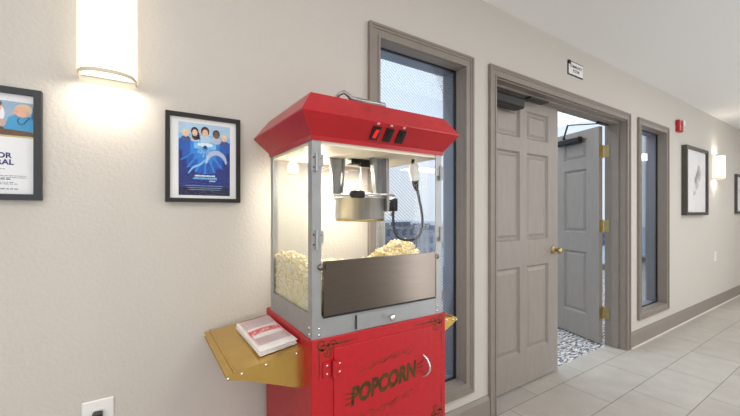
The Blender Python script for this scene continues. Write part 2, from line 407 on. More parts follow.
# ------------------------------------------------------------------ outside world
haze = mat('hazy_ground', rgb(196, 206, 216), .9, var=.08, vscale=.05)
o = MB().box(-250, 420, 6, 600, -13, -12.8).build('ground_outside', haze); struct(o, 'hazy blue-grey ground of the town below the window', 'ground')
def bmat(name, col, win):
    m = mat(name, col, .8); n = m.node_tree.nodes; l = m.node_tree.links; b = n['Principled BSDF']
    tc = n.new('ShaderNodeTexCoord'); sp = n.new('ShaderNodeSeparateXYZ'); cb = n.new('ShaderNodeCombineXYZ'); l.new(tc.outputs['Object'], sp.inputs[0])
    ad = n.new('ShaderNodeMath'); l.new(sp.outputs[0], ad.inputs[0]); l.new(sp.outputs[1], ad.inputs[1]); l.new(ad.outputs[0], cb.inputs[0]); l.new(sp.outputs[2], cb.inputs[1])
    br = n.new('ShaderNodeTexBrick'); br.offset = 0; br.inputs['Scale'].default_value = 1; br.inputs['Brick Width'].default_value = 2.2; br.inputs['Row Height'].default_value = 2.8
    br.inputs['Mortar Size'].default_value = .55; br.inputs['Mortar Smooth'].default_value = 0; br.inputs['Color1'].default_value = (*win, 1); br.inputs['Color2'].default_value = (*win, 1); br.inputs['Mortar'].default_value = (*col, 1)
    l.new(cb.outputs[0], br.inputs['Vector']); l.new(br.outputs['Color'], b.inputs['Base Color']); return m
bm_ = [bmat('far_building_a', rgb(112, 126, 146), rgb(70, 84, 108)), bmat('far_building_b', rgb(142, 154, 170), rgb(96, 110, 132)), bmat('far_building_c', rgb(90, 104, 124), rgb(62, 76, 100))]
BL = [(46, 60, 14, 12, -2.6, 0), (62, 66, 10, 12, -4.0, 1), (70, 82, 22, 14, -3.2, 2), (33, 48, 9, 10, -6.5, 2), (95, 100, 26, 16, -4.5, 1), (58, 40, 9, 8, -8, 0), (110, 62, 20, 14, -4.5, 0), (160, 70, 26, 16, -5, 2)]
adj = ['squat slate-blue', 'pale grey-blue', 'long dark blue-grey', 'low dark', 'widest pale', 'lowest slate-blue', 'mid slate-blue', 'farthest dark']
for i, (x, y, w, dpt, top, mi) in enumerate(BL):
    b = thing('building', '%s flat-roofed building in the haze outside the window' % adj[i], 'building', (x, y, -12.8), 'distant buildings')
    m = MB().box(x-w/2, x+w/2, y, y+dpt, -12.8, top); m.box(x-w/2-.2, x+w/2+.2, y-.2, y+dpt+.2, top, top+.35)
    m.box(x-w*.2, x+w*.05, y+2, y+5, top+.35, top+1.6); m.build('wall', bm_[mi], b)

# ------------------------------------------------------------------ wall sconces
def sconce(cx, z0, z1, label):
    t = thing('wall_sconce', label, 'sconce', (cx, 0, z0), 'half-round wall sconces along the hall')
    a, b = .074, .098; N = 28
    def arc(k, s=1.0, dy=0):
        th = PI*k/N; cc, ss = math.cos(th), math.sin(th); e = .72
        return (cx-a*s*math.copysign(abs(cc)**e, cc), -b*s*(ss**e)-.004+dy)
    m = MB(); vs = []; fs = []
    for z in (z0, z1):
        for k in range(N+1): p = arc(k); vs.append((p[0], p[1], z))
    fs = [(k, k+1, N+2+k, N+1+k) for k in range(N)]
    m.add(vs, fs, 0, True); m.build('shade', SHADE, t)
    for z in (z0, z1-.006):
        m = MB(); vs = []
        for s in (1.015, .955):
            for k in range(N+1):
                p = arc(k, s); vs.append((p[0], p[1], z-.002))
        vs2 = [(x, y, z_+.010) for x, y, z_ in vs]; n1 = len(vs)
        al = vs+vs2
        fs = [(k, k+1, N+2+k, N+1+k) for k in range(N)]+[(n1+k, n1+N+1+k, n1+N+2+k, n1+k+1) for k in range(N)]+[(k, n1+k, n1+k+1, k+1) for k in range(N)]+[(N+1+k, N+2+k, n1+N+2+k, n1+N+1+k) for k in range(N)]
        m.add(al, fs, 0)
        m.build('rim', RIM, t)
    m = MB(); m.poly([(*arc(k, .95), z0+.012) for k in range(N+1)]); m.build('diffuser', DIFF, t)
    MB().box(cx-a+.006, cx+a-.006, -.006, 0, z0+.01, z1-.01).build('back_plate', WHITEP, t)
    for zz, rx in ((z0-.012, 0), (z1+.012, PI)):
        L = bpy.data.lights.new('sconce_light', 'AREA'); L.shape = 'RECTANGLE'; L.size = .11; L.size_y = .07; L.energy = .75; L.color = (1, .89, .76)
        lo = bpy.data.objects.new('sconce_light', L); C.objects.link(lo); lo.location = (cx, -.05, zz); lo.rotation_euler = (rx, 0, 0)
sconce(-.085, 1.640, 1.99, 'glowing half-round wall sconce above the framed posters')
sconce(6.30, 1.675, 1.975, 'glowing half-round wall sconce between the two pictures farther down the hall')
sconce(10.6, 1.655, 2.005, 'glowing half-round wall sconce at the far right end of the hall')

# ------------------------------------------------------------------ pictures
def frame(t, x0, x1, z0, z1, w, d, fm, lip=.004):
    m = MB()
    o = [(x0, z0), (x1, z0), (x1, z1), (x0, z1)]; i = [(x0+w, z0+w), (x1-w, z0+w), (x1-w, z1-w), (x0+w, z1-w)]
    for k in range(4):
        j = (k+1) % 4; m.prism([o[k], o[j], i[j], i[k]], -d, -.002, 'Y')
    m.build('frame', fm, t)
# underwater-style print, plain stand-in artwork
t = thing('framed_poster', 'black-framed blue poster with white mat below the sconce', 'poster', (.188, 0, 1.42))
frame(t, .068, .308, 1.268, 1.574, .0135, .024, FRAMEB)
MB().box(.080, .296, -.010, -.002, 1.280, 1.562).build('mat_board', MATW, t)
cm = [flat('sea_%d' % i, *c) for i, c in enumerate([(14, 40, 120), (20, 84, 178), (40, 128, 214), (120, 186, 232), (170, 200, 226), (214, 232, 244), (12, 22, 62), (226, 186, 160), (60, 40, 32), (28, 24, 28), (120, 84, 66), (176, 190, 214), (60, 80, 140), (228, 200, 150)])]
m = MB(); X0, X1, Z0, Z1 = .1075, .2735, 1.292, 1.544; w = X1-X0; h = Z1-Z0
NR, NC = 26, 14     # painted colour field as a grid of faces
for r in range(NR):
    for c_ in range(NC):
        fx, fz = (c_+.5)/NC, (r+.5)/NR; d = math.hypot((fx-.5)*1.1, (fz-.70)*1.35)
        if fz > .78: mi = 4 if fz > .84 else 3
        elif d < .12: mi = 5
        elif d < .20: mi = 3
        elif d < .33: mi = 2
        elif d < .52: mi = 1
        elif fz > .12: mi = 0
        else: mi = 6
        m.rect(X0+w*c_/NC, X0+w*(c_+1)/NC, Z0+h*r/NR, Z0+h*(r+1)/NR, -.0112, mi)
for k in range(7):   # light rays
    an = -PI/2+(k-3)*.33; cx, cz = X0+w*.5, Z0+h*.70
    e = (cx+math.cos(an)*h*.36, cz+math.sin(an)*h*.40)
    m.poly([(cx-.002, -.0114, cz), (e[0]-.004, -.0114, e[1]), (e[0]+.004, -.0114, e[1]), (cx+.002, -.0114, cz)], 2)
for fx, fz, s, hair, skin, body in ((.13, .845, .9, 13, 7, 12), (.30, .875, 1.05, 9, 7, 11), (.50, .885, 1.2, 8, 7, 4), (.72, .865, 1.05, 8, 10, 11), (.88, .82, .85, 13, 7, 12)):
    cx, cz = X0+w*fx, Z0+h*fz
    m.ell(cx, cz-.020*s, .017*s, .012*s, -.0116, body); m.ell(cx, cz+.003*s, .0115*s, .0145*s, -.0118, hair)
    if fx == .30: m.ell(cx+.003, cz-.010*s, .012*s, .016*s, -.01175, hair)
    m.ell(cx, cz-.002*s, .0080*s, .0110*s, -.0120, skin)
    for e in (-1, 1): m.ell(cx+e*.0032*s, cz+.001*s, .0012*s, .0008*s, -.0121, 9, 8)
    m.ell(cx, cz-.0075*s, .0024*s, .0007*s, -.0121, 10, 8)
# pale curved swoosh and small shapes
pts = [(X0+w*.98-w*.42*(1-math.cos(a))*.62, 0) for a in (0,)]
sw = []
for k in range(17):
    a = PI*(.98-.95*k/16); sw.append((X0+w*.72+math.cos(a)*w*.20, Z0+h*.44+math.sin(a)*h*.17))
m.strip(sw, [.001+.0075*math.sin(PI*min(1, (k+1)/18)) for k in range(17)], -.0119, 11)
sw2 = [(X0+w*(.18+.34*k/8), Z0+h*(.30+.20*math.sin(k/8*1.3)+.02*math.sin(k*.9))) for k in range(9)]
m.strip(sw2, [.001+.003*math.sin(PI*(k+.5)/9) for k in range(9)], -.0119, 3)
for q, (zz, x_a, x_b, ww, mi) in enumerate(((.275, .30, .70, .0030, 5), (.240, .27, .74, .0036, 3), (.205, .58, .70, .002, 5), (.135, .12, .86, .0007, 4), (.105, .16, .84, .0007, 4), (.080, .20, .80, .0007, 4), (.60, .36, .66, .001, 4))):
    n = 12; a0 = X0+w*x_a; b0 = X0+w*x_b
    for k in range(n):
        g = a0+(b0-a0)*k/n; m.rect(g, g+(b0-a0)/n*.78, Z0+h*zz-ww, Z0+h*zz+ww*(1 if k % 3 else .6), -.0119, mi)
m.build('print', cm, t)
MB().box(.081, .295, -.0150, -.0140, 1.281, 1.561).build('glazing', GLASSP, t)

# left flyer poster
t = thing('framed_flyer', 'charcoal-framed flyer with a photo over lettering at the left edge', 'poster', (-.363, 0, 1.42))
FX0, FX1, FZ0, FZ1 = -.488, -.238, 1.266, 1.578
frame(t, FX0, FX1, FZ0, FZ1, .0165, .022, FRAMEN)
fm = [PAPER, flat('flyer_sky', 150, 176, 200), flat('flyer_blue', 66, 156, 204), flat('flyer_skin', 226, 176, 150), flat('flyer_hair', 222, 196, 160), flat('flyer_brown', 104, 78, 60), flat('flyer_gold', 206, 182, 120), flat('flyer_navy', 42, 52, 112), flat('flyer_grey', 150, 154, 162), flat('flyer_white', 232, 232, 236), flat('flyer_dark', 50, 56, 72), flat('flyer_pinkish', 200, 168, 160), flat('flyer_deepblue', 40, 110, 160)]
m = MB(); a, b, c0, c1 = FX0+.014, FX1-.014, FZ0+.014, FZ1-.014
m.rect(a, b, c0, c1, -.0080, 0)
m.rect(a, b, 1.446, c1, -.0082, 1)
m.rect(a, b, 1.4415, 1.4455, -.0083, 6)
m.poly([(a, -.0083, 1.446), (b, -.0083, 1.446), (b, -.0083, 1.458), (-.290, -.0083, 1.464), (-.33, -.0083, 1.470), (a, -.0083, 1.462)], 5)
m.poly([(-.318, -.0084, 1.464), (b, -.0084, 1.458), (b, -.0084, 1.497), (-.268, -.0084, 1.503), (-.285, -.0084, 1.508), (-.307, -.0084, 1.498)], 2)
m.poly([(-.262, -.0085, 1.497), (b, -.0085, 1.49), (b, -.0085, 1.53), (-.258, -.0085, 1.53)], 12)
m.ell(-.277, 1.520, .0185, .0165, -.0086, 4, rot=.2); m.ell(-.281, 1.5135, .0155, .0145, -.0087, 3, rot=-.3)
m.ell(-.269, 1.512, .004, .005, -.0088, 11); m.ell(-.2915, 1.514, .0014, .0010, -.0088, 10, 8); m.ell(-.2965, 1.510, .003, .0022, -.0088, 3, 8)
m.ell(-.293, 1.504, .0022, .0008, -.0089, 10, 8, rot=-.4)
m.strip([(-.286, 1.497), (-.290, 1.487), (-.284, 1.478), (-.276, 1.481), (-.270, 1.492), (-.264, 1.500)], .0012, -.0089, 10)
m.ell(-.345, 1.505, .030, .034, -.0085, 9); m.ell(-.335, 1.522, .014, .016, -.0086, 3); m.ell(-.336, 1.532, .016, .010, -.0087, 5)
m.ell(-.325, 1.480, .013, .010, -.0087, 11); m.ell(-.40, 1.50, .028, .03, -.0086, 2); m.ell(-.405, 1.53, .014, .017, -.0087, 3)
m.poly([(a, -.0083, 1.545), (b, -.0083, 1.540), (b, -.0083, c1), (a, -.0083, c1)], 9)
text_geo(m, 'OR', -.3015, 1.3830, -.0085, .0205, 7, 1.0, .0007, 'RIGHT'); text_geo(m, 'RAL', -.2970, 1.3645, -.0085, .0205, 7, 1.0, .0007, 'RIGHT')
random.seed(3)
for z, x1, th, mi in ((1.352, -.315, .0012, 8), (1.3335, -.272, .0011, 8), (1.3285, -.270, .0011, 8), (1.3240, -.302, .0013, 7), (1.3150, -.295, .0011, 8), (1.3105, -.290, .0011, 8), (1.2970, -.287, .0017, 8)):
    x = -.46
    while x < x1:
        g = random.uniform(.004, .010); m.rect(x, min(x+g, x1), z-th, z+th, -.0084, mi); x += g+.002
m.build('print', fm, t)
MB().box(a, b, -.0130, -.0122, c0, c1).build('glazing', GLASSP, t)

# hallway pictures
def hall_pic(x0, x1, z0, z1, d, fm_, label, seed):
    t = thing('framed_picture', label, 'picture', ((x0+x1)/2, 0, (z0+z1)/2))
    frame(t, x0, x1, z0, z1, .034, d, fm_)
    MB().box(x0+.03, x1-.03, -d*.55, -.002, z0+.03, z1-.03).build('mat_board', MATW, t)
    rr = random.Random(seed); m = MB(); y = -d*.55-.001
    cols = [flat('sketch_%d_%d' % (seed, i), *c) for i, c in enumerate([(216, 216, 216), (196, 198, 198), (176, 178, 180), (206, 202, 196)])]
    X0_, X1_, Z0_, Z1_ = x0+(x1-x0)*.25, x1-(x1-x0)*.25, z0+(z1-z0)*.24, z1-(z1-z0)*.2
    for k in range(9):
        cx, cz = rr.uniform(X0_+.08, X1_-.08), rr.uniform(Z0_+.06, Z1_-.06)
        m.ell(cx, cz, rr.uniform(.03, .07), rr.uniform(.02, .05), y-.0005*(k+1), rr.choice((1, 2, 3)), rot=rr.uniform(0, 1))
    m.build('print', cols, t)
    MB().box(x0+.03, x1-.03, -d*.8, -d*.8+.002, z0+.03, z1-.03).build('glazing', GLASSP, t)
hall_pic(5.06, 5.84, 1.205, 1.99, .05, FRAMEG, 'large grey-framed faint sketch between the fire alarm and hall sconce', 2)
hall_pic(7.28, 8.05, 1.22, 1.80, .03, FRAMEG, 'smaller grey-framed picture at the right edge past the hall sconce', 5)

# ------------------------------------------------------------------ wall fittings
t = thing('door_sign', 'small white room sign with dark border above the double doors', 'sign', (2.755, 0, 2.31))
m = MB(); m.box(2.645, 2.865, -.006, 0, 2.262, 2.366); m.box(2.647, 2.675, -.012, -.006, 2.338, 2.366); m.build('backing', BLK, t)
m = MB(); m.box(2.652, 2.859, -.008, -.006, 2.269, 2.359)
m.build('face', WHITEP, t)
m = MB(); text_geo(m, 'COMMUNITY', 2.7555, 2.319, -.0085, .030, 0, 1.0, .0006, 'CENTER'); text_geo(m, 'ROOM', 2.7555, 2.288, -.0085, .030, 0, 1.0, .0006, 'CENTER')
m.build('lettering', BLK, t)

t = thing('fire_alarm', 'red fire alarm horn strobe high on the wall beside the sidelight', 'alarm', (4.97, 0, 2.19))
m = MB(); m.bbox(4.87, 4.985, -.040, 0, 2.115, 2.245, .008); m.build('housing', ALRED, t)
m = MB(); m.bbox(4.945, 4.978, -.058, -.039, 2.175, 2.240, .006); m.build('strobe', WHITEP, t)
m = MB()
for k, ch in enumerate('FIRE'): text_geo(m, ch, 4.885, 2.212-.028*k, -.0405, .030, 0, 1, .0006)
m.build('lettering', PRINTW, t)
m = MB()
for k in range(5): m.box(4.92, 4.965, -.042, -.039, 2.125+.009*k, 2.129+.009*k)
m.build('horn_grille', BLK, t)

def outlet(cx, cz, label, plug=False):
    t = thing('wall_outlet', label, 'outlet', (cx, 0, cz))
    m = MB(); m.bbox(cx-.040, cx+.040, -.007, 0, cz-.062, cz+.062, .003); m.build('cover_plate', WHITEP, t)
    for s in (-1, 1):
        m = MB(); m.prism([(cx-.016, cz+s*.021-.010), (cx-.012, cz+s*.021-.014), (cx+.012, cz+s*.021-.014), (cx+.016, cz+s*.021-.010), (cx+.016, cz+s*.021+.010), (cx+.012, cz+s*.021+.014), (cx-.012, cz+s*.021+.014), (cx-.016, cz+s*.021+.010)], -.009, -.006)
        r = m.build('receptacle', WHITEP, t)
        m = MB(); m.box(cx-.007, cx-.005, -.0095, -.0085, cz+s*.021-.004, cz+s*.021+.005); m.box(cx+.005, cx+.007, -.0095, -.0085, cz+s*.021-.004, cz+s*.021+.005); m.build('slot', BLK, r)
outlet(-.111, .591, 'white wall outlet at lower left with a black plug in it')
outlet(6.32, .66, 'small white wall outlet below the hall sconce')
t = thing('power_cord', 'black plug and cord in the lower left wall outlet', 'power cord', (-.111, -.03, .61))
m = MB(); m.bbox(-.124, -.098, -.042, -.0098, .596, .622, .004); m.build('plug', BLK, t)
m = MB(); m.tube([(-.111, -.036, .60), (-.111, -.040, .56), (-.108, -.042, .45), (-.10, -.045, .25), (-.08, -.045, .08), (-.03, -.035, .008), (.10, -.03, .007), (.30, -.025, .007), (.385, -.025, .007)], .0035, 8); m.build('cord', CORD, t)

# ------------------------------------------------------------------ popcorn cart
CX0, CX1, CY0, CY1, CZ0, CZ1 = .397, .918, -.464, -.045, .10, .872
cart = thing('popcorn_cart', 'red popcorn cart cabinet with gold lettering standing against the wall', 'cart', ((CX0+CX1)/2, (CY0+CY1)/2, 0))
m = MB(); m.bbox(CX0, CX1, CY0, CY1, CZ0, CZ1, .003); m.build('cabinet', RED, cart)
# door on the front
m = MB(); m.bbox(.466, .846, CY0-.0045, CY0+.001, .17, .838, .0015)
dr = m.build('door', RED, cart)
Yd = CY0-.0052
def scroll(cx, cz, s, fx=1, fz=1, turns=1.25, n=22, r0=.020):
    pts = []
    for k in range(n):
        t_ = k/(n-1); a = t_*turns*2*PI; r = s*r0*(1-t_*.82)
        pts.append((cx+fx*(r*math.cos(a)-s*r0), cz+fz*r*math.sin(a)))
    return pts
m = MB(); text_geo(m, 'POPCORN', .647, .671, Yd, .072, 0, .735, .0040, 'CENTER', .12, .10, 1.0)
for s in (-1, 1):      # pointed flourishes either side of the word
    bx = .655+s*.132; bz = .694+s*.014
    for k in range(3): m.strip([(bx-s*.010, bz-.010+.010*k), (bx+s*.020, bz-.018+.018*k)], .0016, Yd)
tag(m.build('lettering', GILT, dr), 'dark gold word POPCORN')
m = MB()
for up in (1, -1):
    z0_ = .694+up*.062
    line = []
    for k in range(41):
        q = -1+2*k/40; line.append((.655+q*.110, z0_+q*.0115+up*(.010*math.cos(q*PI*.5)+.005*math.sin(q*14))))
    m.strip(line, [.0006+.0022*abs(math.sin(k*.55)) for k in range(41)], Yd)
    for q in (-.7, -.35, 0, .35, .7):
        m.strip(scroll(.655+q*.110+.012, z0_+q*.0115+up*.012, .55, 1 if q > 0 else -1, up), .0012, Yd)
m.build('flourish', GILTF, dr)
m = MB()
yb = CY0-.0006
def corner(cx, cz, fx, fz, y):
    m.strip([(cx+.004*fx, cz), (cx+.085*fx, cz+.002*fz), (cx+.13*fx, cz)], [.0012, .0024, .0004], y)
    m.strip([(cx, cz+.004*fz), (cx+.002*fx, cz+.06*fz), (cx, cz+.10*fz)], [.0012, .0024, .0004], y)
    m.strip(scroll(cx+.030*fx, cz-.004*fz, 1.0, fx, fz), .0022, y); m.strip(scroll(cx+.058*fx, cz+.004*fz, .8, fx, -fz), .0018, y)
    m.strip(scroll(cx+.016*fx, cz+.022*fz, .7, -fx, fz), .0018, y); m.ell(cx+.01*fx, cz+.01*fz, .006, .006, y, 0, 10)
for a_ in ((.420, .852, 1, -1, yb), (.898, .852, -1, -1, yb), (.898, .520, -1, 1, yb), (.420, .180, 1, 1, yb)):
    m = MB(); corner(*a_); m.build('filigree', GILT, cart)
# hinge
for hz in (.782, .26):
    h = MB(); h.box(.432, .458, CY0-.0035, CY0, hz-.022, hz+.022); h.box(.470, .492, CY0-.0075, CY0-.0045, hz-.019, hz+.019)
    h.tube([(.464, CY0-.009, hz-.025), (.464, CY0-.009, hz+.025)], .0058, 12)
    hg = h.build('hinge', RED, cart)
    for sx in (.443, .481):
        for sz in (-.012, .012): MB().lathe((sx+.002, CY0-.0035-(.004 if sx > .47 else 0), hz+sz), [(.0034, 0), (.0030, -.0015), (0, -.0022)], 'Y', 8).build('screw', CHROME, hg)
# curved handle
q = MB(); pts = []
for k in range(13):
    a = -1.15+2.3*k/12; pts.append((.800+.012*math.cos(a)+.004, Yd-.026*math.cos(a*1.36)+.003, .708+.036*math.sin(a)/math.sin(1.15)))
q.tube(pts, .0042, 8); q.build('handle', CHROME, dr)
# side shelves
def shelf(sg, xin, ext, drop, label):
    xo = xin+sg*ext; ya, yb_ = -.412, -.022; zi, zo = .838, .838-drop
    m = MB(); th = .0035
    def P(x, z): return (x, z)
    poly = [(xin, zi), (xo, zo), (xo-sg*.001, zo-th), (xin, zi-th)]
    m.prism(poly, ya, yb_, 'Y')
    lip = []
    for k in range(9):
        a = PI/2+sg*(PI*k/8)*1.0; lip.append((xo+math.cos(a)*.006, zo-.006+math.sin(a)*.006))
    for k in range(8):
        m.add([(lip[k][0], ya, lip[k][1]), (lip[k+1][0], ya, lip[k+1][1]), (lip[k+1][0], yb_, lip[k+1][1]), (lip[k][0], yb_, lip[k][1])], [(0, 1, 2, 3)], 0, True)
    m.tube([(xo-sg*.020, ya+.001, zo+.0045), (xo-sg*.020, yb_-.001, zo+.0045)], .0035, 8)
    s = m.build('side_shelf', GOLD, cart)
    if label: s['label'] = label
    for y in (ya+.002, yb_-.004):
        b = MB(); hb = .115 if sg < 0 else .075
        b.prism([(xin, zi-th), (xo-sg*.004, zo-th), (xo-sg*.004, zo-.014), (xo-sg*ext*.22, zo-.026), (xin+sg*.012, zi-hb), (xin, zi-hb)], y, y+.002, 'Y')
        f = b.build('bracket', GOLD, s)
        for u in (.10, .52, .82, .985): MB().lathe((xin+sg*ext*u, y, zi-.010-drop*u), [(.0045, 0), (.0040, -.003), (0, -.004)], 'Y', 10).build('bolt', CHROME, s)
shelf(-1, CX0, .212, .028, 'gold metal side shelf holding the popcorn bags')
shelf(1, CX1, .115, .014, 'gold metal side shelf half hidden at the right')
for x in (CX0+.05, CX1-.05):
    for y in (CY0+.05, CY1-.05):
        w = MB(); w.lathe((x-.012, y, .035), [(0, 0), (.030, 0), (.035, .004), (.035, .020), (.030, .024), (0, .024)], 'X', 20); w.build('wheel', BLK, cart)
        w = MB(); w.box(x-.018, x-.014, y-.012, y+.012, .03, .095); w.box(x+.014, x+.018, y-.012, y+.012, .03, .095); w.box(x-.025, x+.025, y-.025, y+.025, .093, .100); w.build('caster_fork', STEEL, cart)

# popcorn bags on the left shelf (shelf slopes slightly)
slope = math.atan2(.028, .212)
pk = [flat('bag_white', 240, 238, 238), flat('bag_red', 222, 50, 70), flat('bag_navy', 50, 52, 92), flat('bag_pink', 226, 130, 145)]
def bag(i, dx, dy, rz, label):
    L, Wd, T = .292, .112, .0046
    m = MB(); nx, ny = 10, 14; vs = []
    def sec(z, ins): return z
    for sidez in (0, 1):
        for j in range(ny+1):
            for k in range(nx+1):
                u, v = k/nx, j/ny
                e = min(u, 1-u, .25)*4*min(v, 1-v, .15)/.15
                puff = T*(.55+.45*min(1, e*1.6))+.0012*math.sin(u*7+v*5+i)
                yy = -L/2+L*v+(.006*math.sin(u*40) if j == 0 else 0)*.3
                vs.append((-Wd/2+Wd*u, yy, puff if sidez else .0004))
    nn = (nx+1)*(ny+1); fs = []
    for j in range(ny):
        for k in range(nx):
            a = j*(nx+1)+k; fs.append((nn+a, nn+a+1, nn+a+nx+2, nn+a+nx+1)); fs.append((a, a+nx+1, a+nx+2, a+1))
    for k in range(nx): fs.append((k, k+1, nn+k+1, nn+k)); b_ = ny*(nx+1)+k; fs.append((b_+1, b_, nn+b_, nn+b_+1))
    for j in range(ny): a = j*(nx+1); fs.append((a+nx+1, a, nn+a, nn+a+nx+1)); b_ = a+nx; fs.append((b_, b_+nx+1, nn+b_+nx+1, nn+b_))
    m.add(vs, fs, 0, False)
    if i == 2:
        z = T+.0014
        def up(pts, mi, z_=z): m.add([(x, y, z_) for x, y in pts], [tuple(range(len(pts)))], mi)
        for k in range(17):     # printed stripes of small dashes running along the bag
            x = -Wd/2+.008+k*.0061
            y = -L/2+.035
            while y < L/2-.012:
                if not (abs(x) < .044 and abs(y+.01) < .048): up([(x, y), (x+.0028, y), (x+.0028, y+.008), (x, y+.008)], 2 if k % 2 else 3)
                y += .0105
        # red arched word plate
        up([(-.045, -.052), (.045, -.052), (.040, .034), (-.040, .034)], 0, z+.0001)
        tm = MB(); text_geo(tm, 'POPCORN', 0, 0, 0, .034, 0, .60, .0018, 'CENTER')
        mm = [(x, yz) for x, _, yz in tm.v]
        fs2 = tm.f; base = [(x*1.0, -.020+yy*1.35+.010*(1-(x/.045)**2), z+.0005) for x, yy in mm]
        m.add(base, fs2, 1)
        m.strip([(0, 0)]*2, 0, 0, 1)
        for s_ in (-1, 1):
            pts = [(-.045+.09*k/12, -.020+s_*.0+(.034 if s_ > 0 else -.006)+.010*(1-((-.045+.09*k/12)/.045)**2)) for k in range(13)]
            for k in range(12): up([(pts[k][0], pts[k][1]), (pts[k+1][0], pts[k+1][1]), (pts[k+1][0], pts[k+1][1]+.0035), (pts[k][0], pts[k][1]+.0035)], 1, z+.0004)
    cx, cy = .335+dx, -.232+dy
    zc = .8395-.028*((CX0-cx)/.212)+.0012+i*(T+.0014)
    R = Matrix.Translation((cx, cy, zc)) @ Matrix.Rotation(-slope, 4, 'Y') @ Matrix.Rotation(rz, 4, 'Z')
    m.v = [tuple(R @ Vector(v)) for v in m.v]
    o = m.build('popcorn_bag', pk, origin=(cx, cy, zc))
    tag(o, label, 'bag', 'flat popcorn bags stacked on the gold shelf')
bag(0, -.001, .002, .01, 'bottommost flat white popcorn bag on the gold side shelf')
bag(1, -.002, .000, -.008, 'middle flat white popcorn bag in the pile on the gold shelf')
bag(2, .000, .000, .0, 'topmost popcorn bag with red lettering on the gold side shelf')

# ------------------------------------------------------------------ popper cabinet
PX0, PX1, PY0, PY1, PZ0, PZ1 = .402, .900, -.460, -.088, .8725, 1.438
pop = thing('popcorn_machine', 'glass-sided popcorn machine with red canopy on top of the red cart', 'popcorn machine', ((PX0+PX1)/2, (PY0+PY1)/2, PZ0))
zb = .936
# base band
m = MB(); t_ = .003
m.box(PX0, PX1, PY0, PY0+t_, PZ0, zb); m.box(PX0, PX1, PY1-t_, PY1, PZ0, zb); m.box(PX0, PX0+t_, PY0+t_, PY1-t_, PZ0, zb+.004); m.box(PX1-t_, PX1, PY0+t_, PY1-t_, PZ0, zb+.004)
m.box(PX0+t_, PX1-t_, PY0+t_, PY1-t_, .925, .930)
m.build('base_band', STEEL, pop)
# drawer front with knob
m = MB(); m.bbox(.545, .770, PY0-.005, PY0-.0005, .8755, .923, .001); d_ = m.build('kernel_drawer', STEEL, pop)
m = MB(); m.lathe((.664, PY0-.005, .900), [(.004, 0), (.004, -.012), (.009, -.015), (.011, -.020), (.008, -.026), (0, -.027)], 'Y', 16); m.build('knob', CHROME, d_)
m = MB(); m.box(.5425, .5450, PY0-.0055, PY0-.0002, .880, .920); m.build('slot', BLK, d_)
# corner posts (angles)
PW = .027
for ix, iy in ((0, 0), (1, 0), (0, 1), (1, 1)):
    x = PX0 if ix == 0 else PX1; sx = 1 if ix == 0 else -1
    y = PY0 if iy == 0 else PY1; sy = 1 if iy == 0 else -1
    m = MB(); a, b = sorted((x-sx*.001, x+sx*PW)); c0, c1 = sorted((y-sy*.001, y+sy*t_)); m.box(a, b, c0, c1, PZ0+.001, PZ1)
    a, b = sorted((x-sx*.001, x+sx*t_)); c0, c1 = sorted((y+sy*t_, y+sy*PW)); m.box(a, b, c0, c1, PZ0+.001, PZ1)
    p_ = m.build('corner_post', STEEL, pop)
    if iy == 0:
        for z in (.884, .902):
            MB().lathe((x+sx*.020, y-.001, z), [(.0042, 0), (.004, -.002), (0, -.0035)], 'Y', 10).build('rivet', CHROME, p_)
            MB().lathe((x-sx*.001, y+.020, z), [(.0042, 0), (.004, -sx*.002), (0, -sx*.0035)], 'X', 10).build('rivet', CHROME, p_)
# front door hinges on posts
for x, sx in ((PX0, 1), (PX1, -1)):
    for z in (1.155, 1.372):
        m = MB(); m.box(*sorted((x-sx*.004, x+sx*.010)), PY0-.005, PY0-.001, z-.024, z+.024)
        m.box(*sorted((x+sx*.012, x+sx*.032)), PY0-.006, PY0-.001, z-.010, z+.024)
        m.tube([(x+sx*.010, PY0-.008, z-.026), (x+sx*.010, PY0-.008, z+.026)], .0045, 10)
        h_ = m.build('hinge', STEEL, pop)
        for dx_, dz in ((.002, -.014), (.002, .014), (.024, .012)): MB().lathe((x+sx*dx_, PY0-.0055, z+dz), [(.0028, 0), (0, -.0015)], 'Y', 8).build('screw', BLK, h_)
# glass
g0, g1 = PZ0+.064, PZ1
m = MB().box(PX0+.004, PX0+.0065, PY0+.006, PY1-.006, g0, g1); m.build('side_glass', GLASS, pop)
m = MB().box(PX1-.0065, PX1-.004, PY0+.006, PY1-.006, g0, g1); m.build('side_glass', GLASSF, pop)
m = MB().box(PX0+.008, PX1-.008, PY1-.0065, PY1-.004, g0, g1); m.build('back_glass', GLASSF, pop)
m = MB(); m.box(PX0+.034, PX1-.034, PY0+.004, PY0+.006, 1.094, 1.430); m.build('front_glass', GLASSF, pop)
# dark front panel with folded top edge and pivots
m = MB(); m.box(.436, .868, PY0-.006, PY0-.0045, .936, 1.086); m.box(.436, .868, PY0-.0085, PY0+.003, 1.086, 1.092); m.box(.434, .437, PY0-.0075, PY0+.003, .936, 1.086); m.box(.867, .870, PY0-.0075, PY0+.003, .936, 1.086)
fp = m.build('front_panel', STEELD, pop)
q = MB(); q.box(.434, .870, PY0-.0035, PY0-.0011, .929, .937); q.build('gasket', BLK, fp)
q = MB()
for x in (.426, .876): MB().lathe((x, PY0-.002, 1.076), [(.009, 0), (.009, -.004), (.006, -.007), (0, -.008)], 'Y', 14).build('pivot', STEELD, fp)
MB().box(.424, .440, PY0-.006, PY0-.003, 1.068, 1.084).build('latch_plate', STEELD, fp)
# top liner inside
m = MB(); m.box(PX0+.002, PX1-.002, PY0+.002, PY1-.002, 1.425, 1.437); m.build('top_liner', INTW, pop)
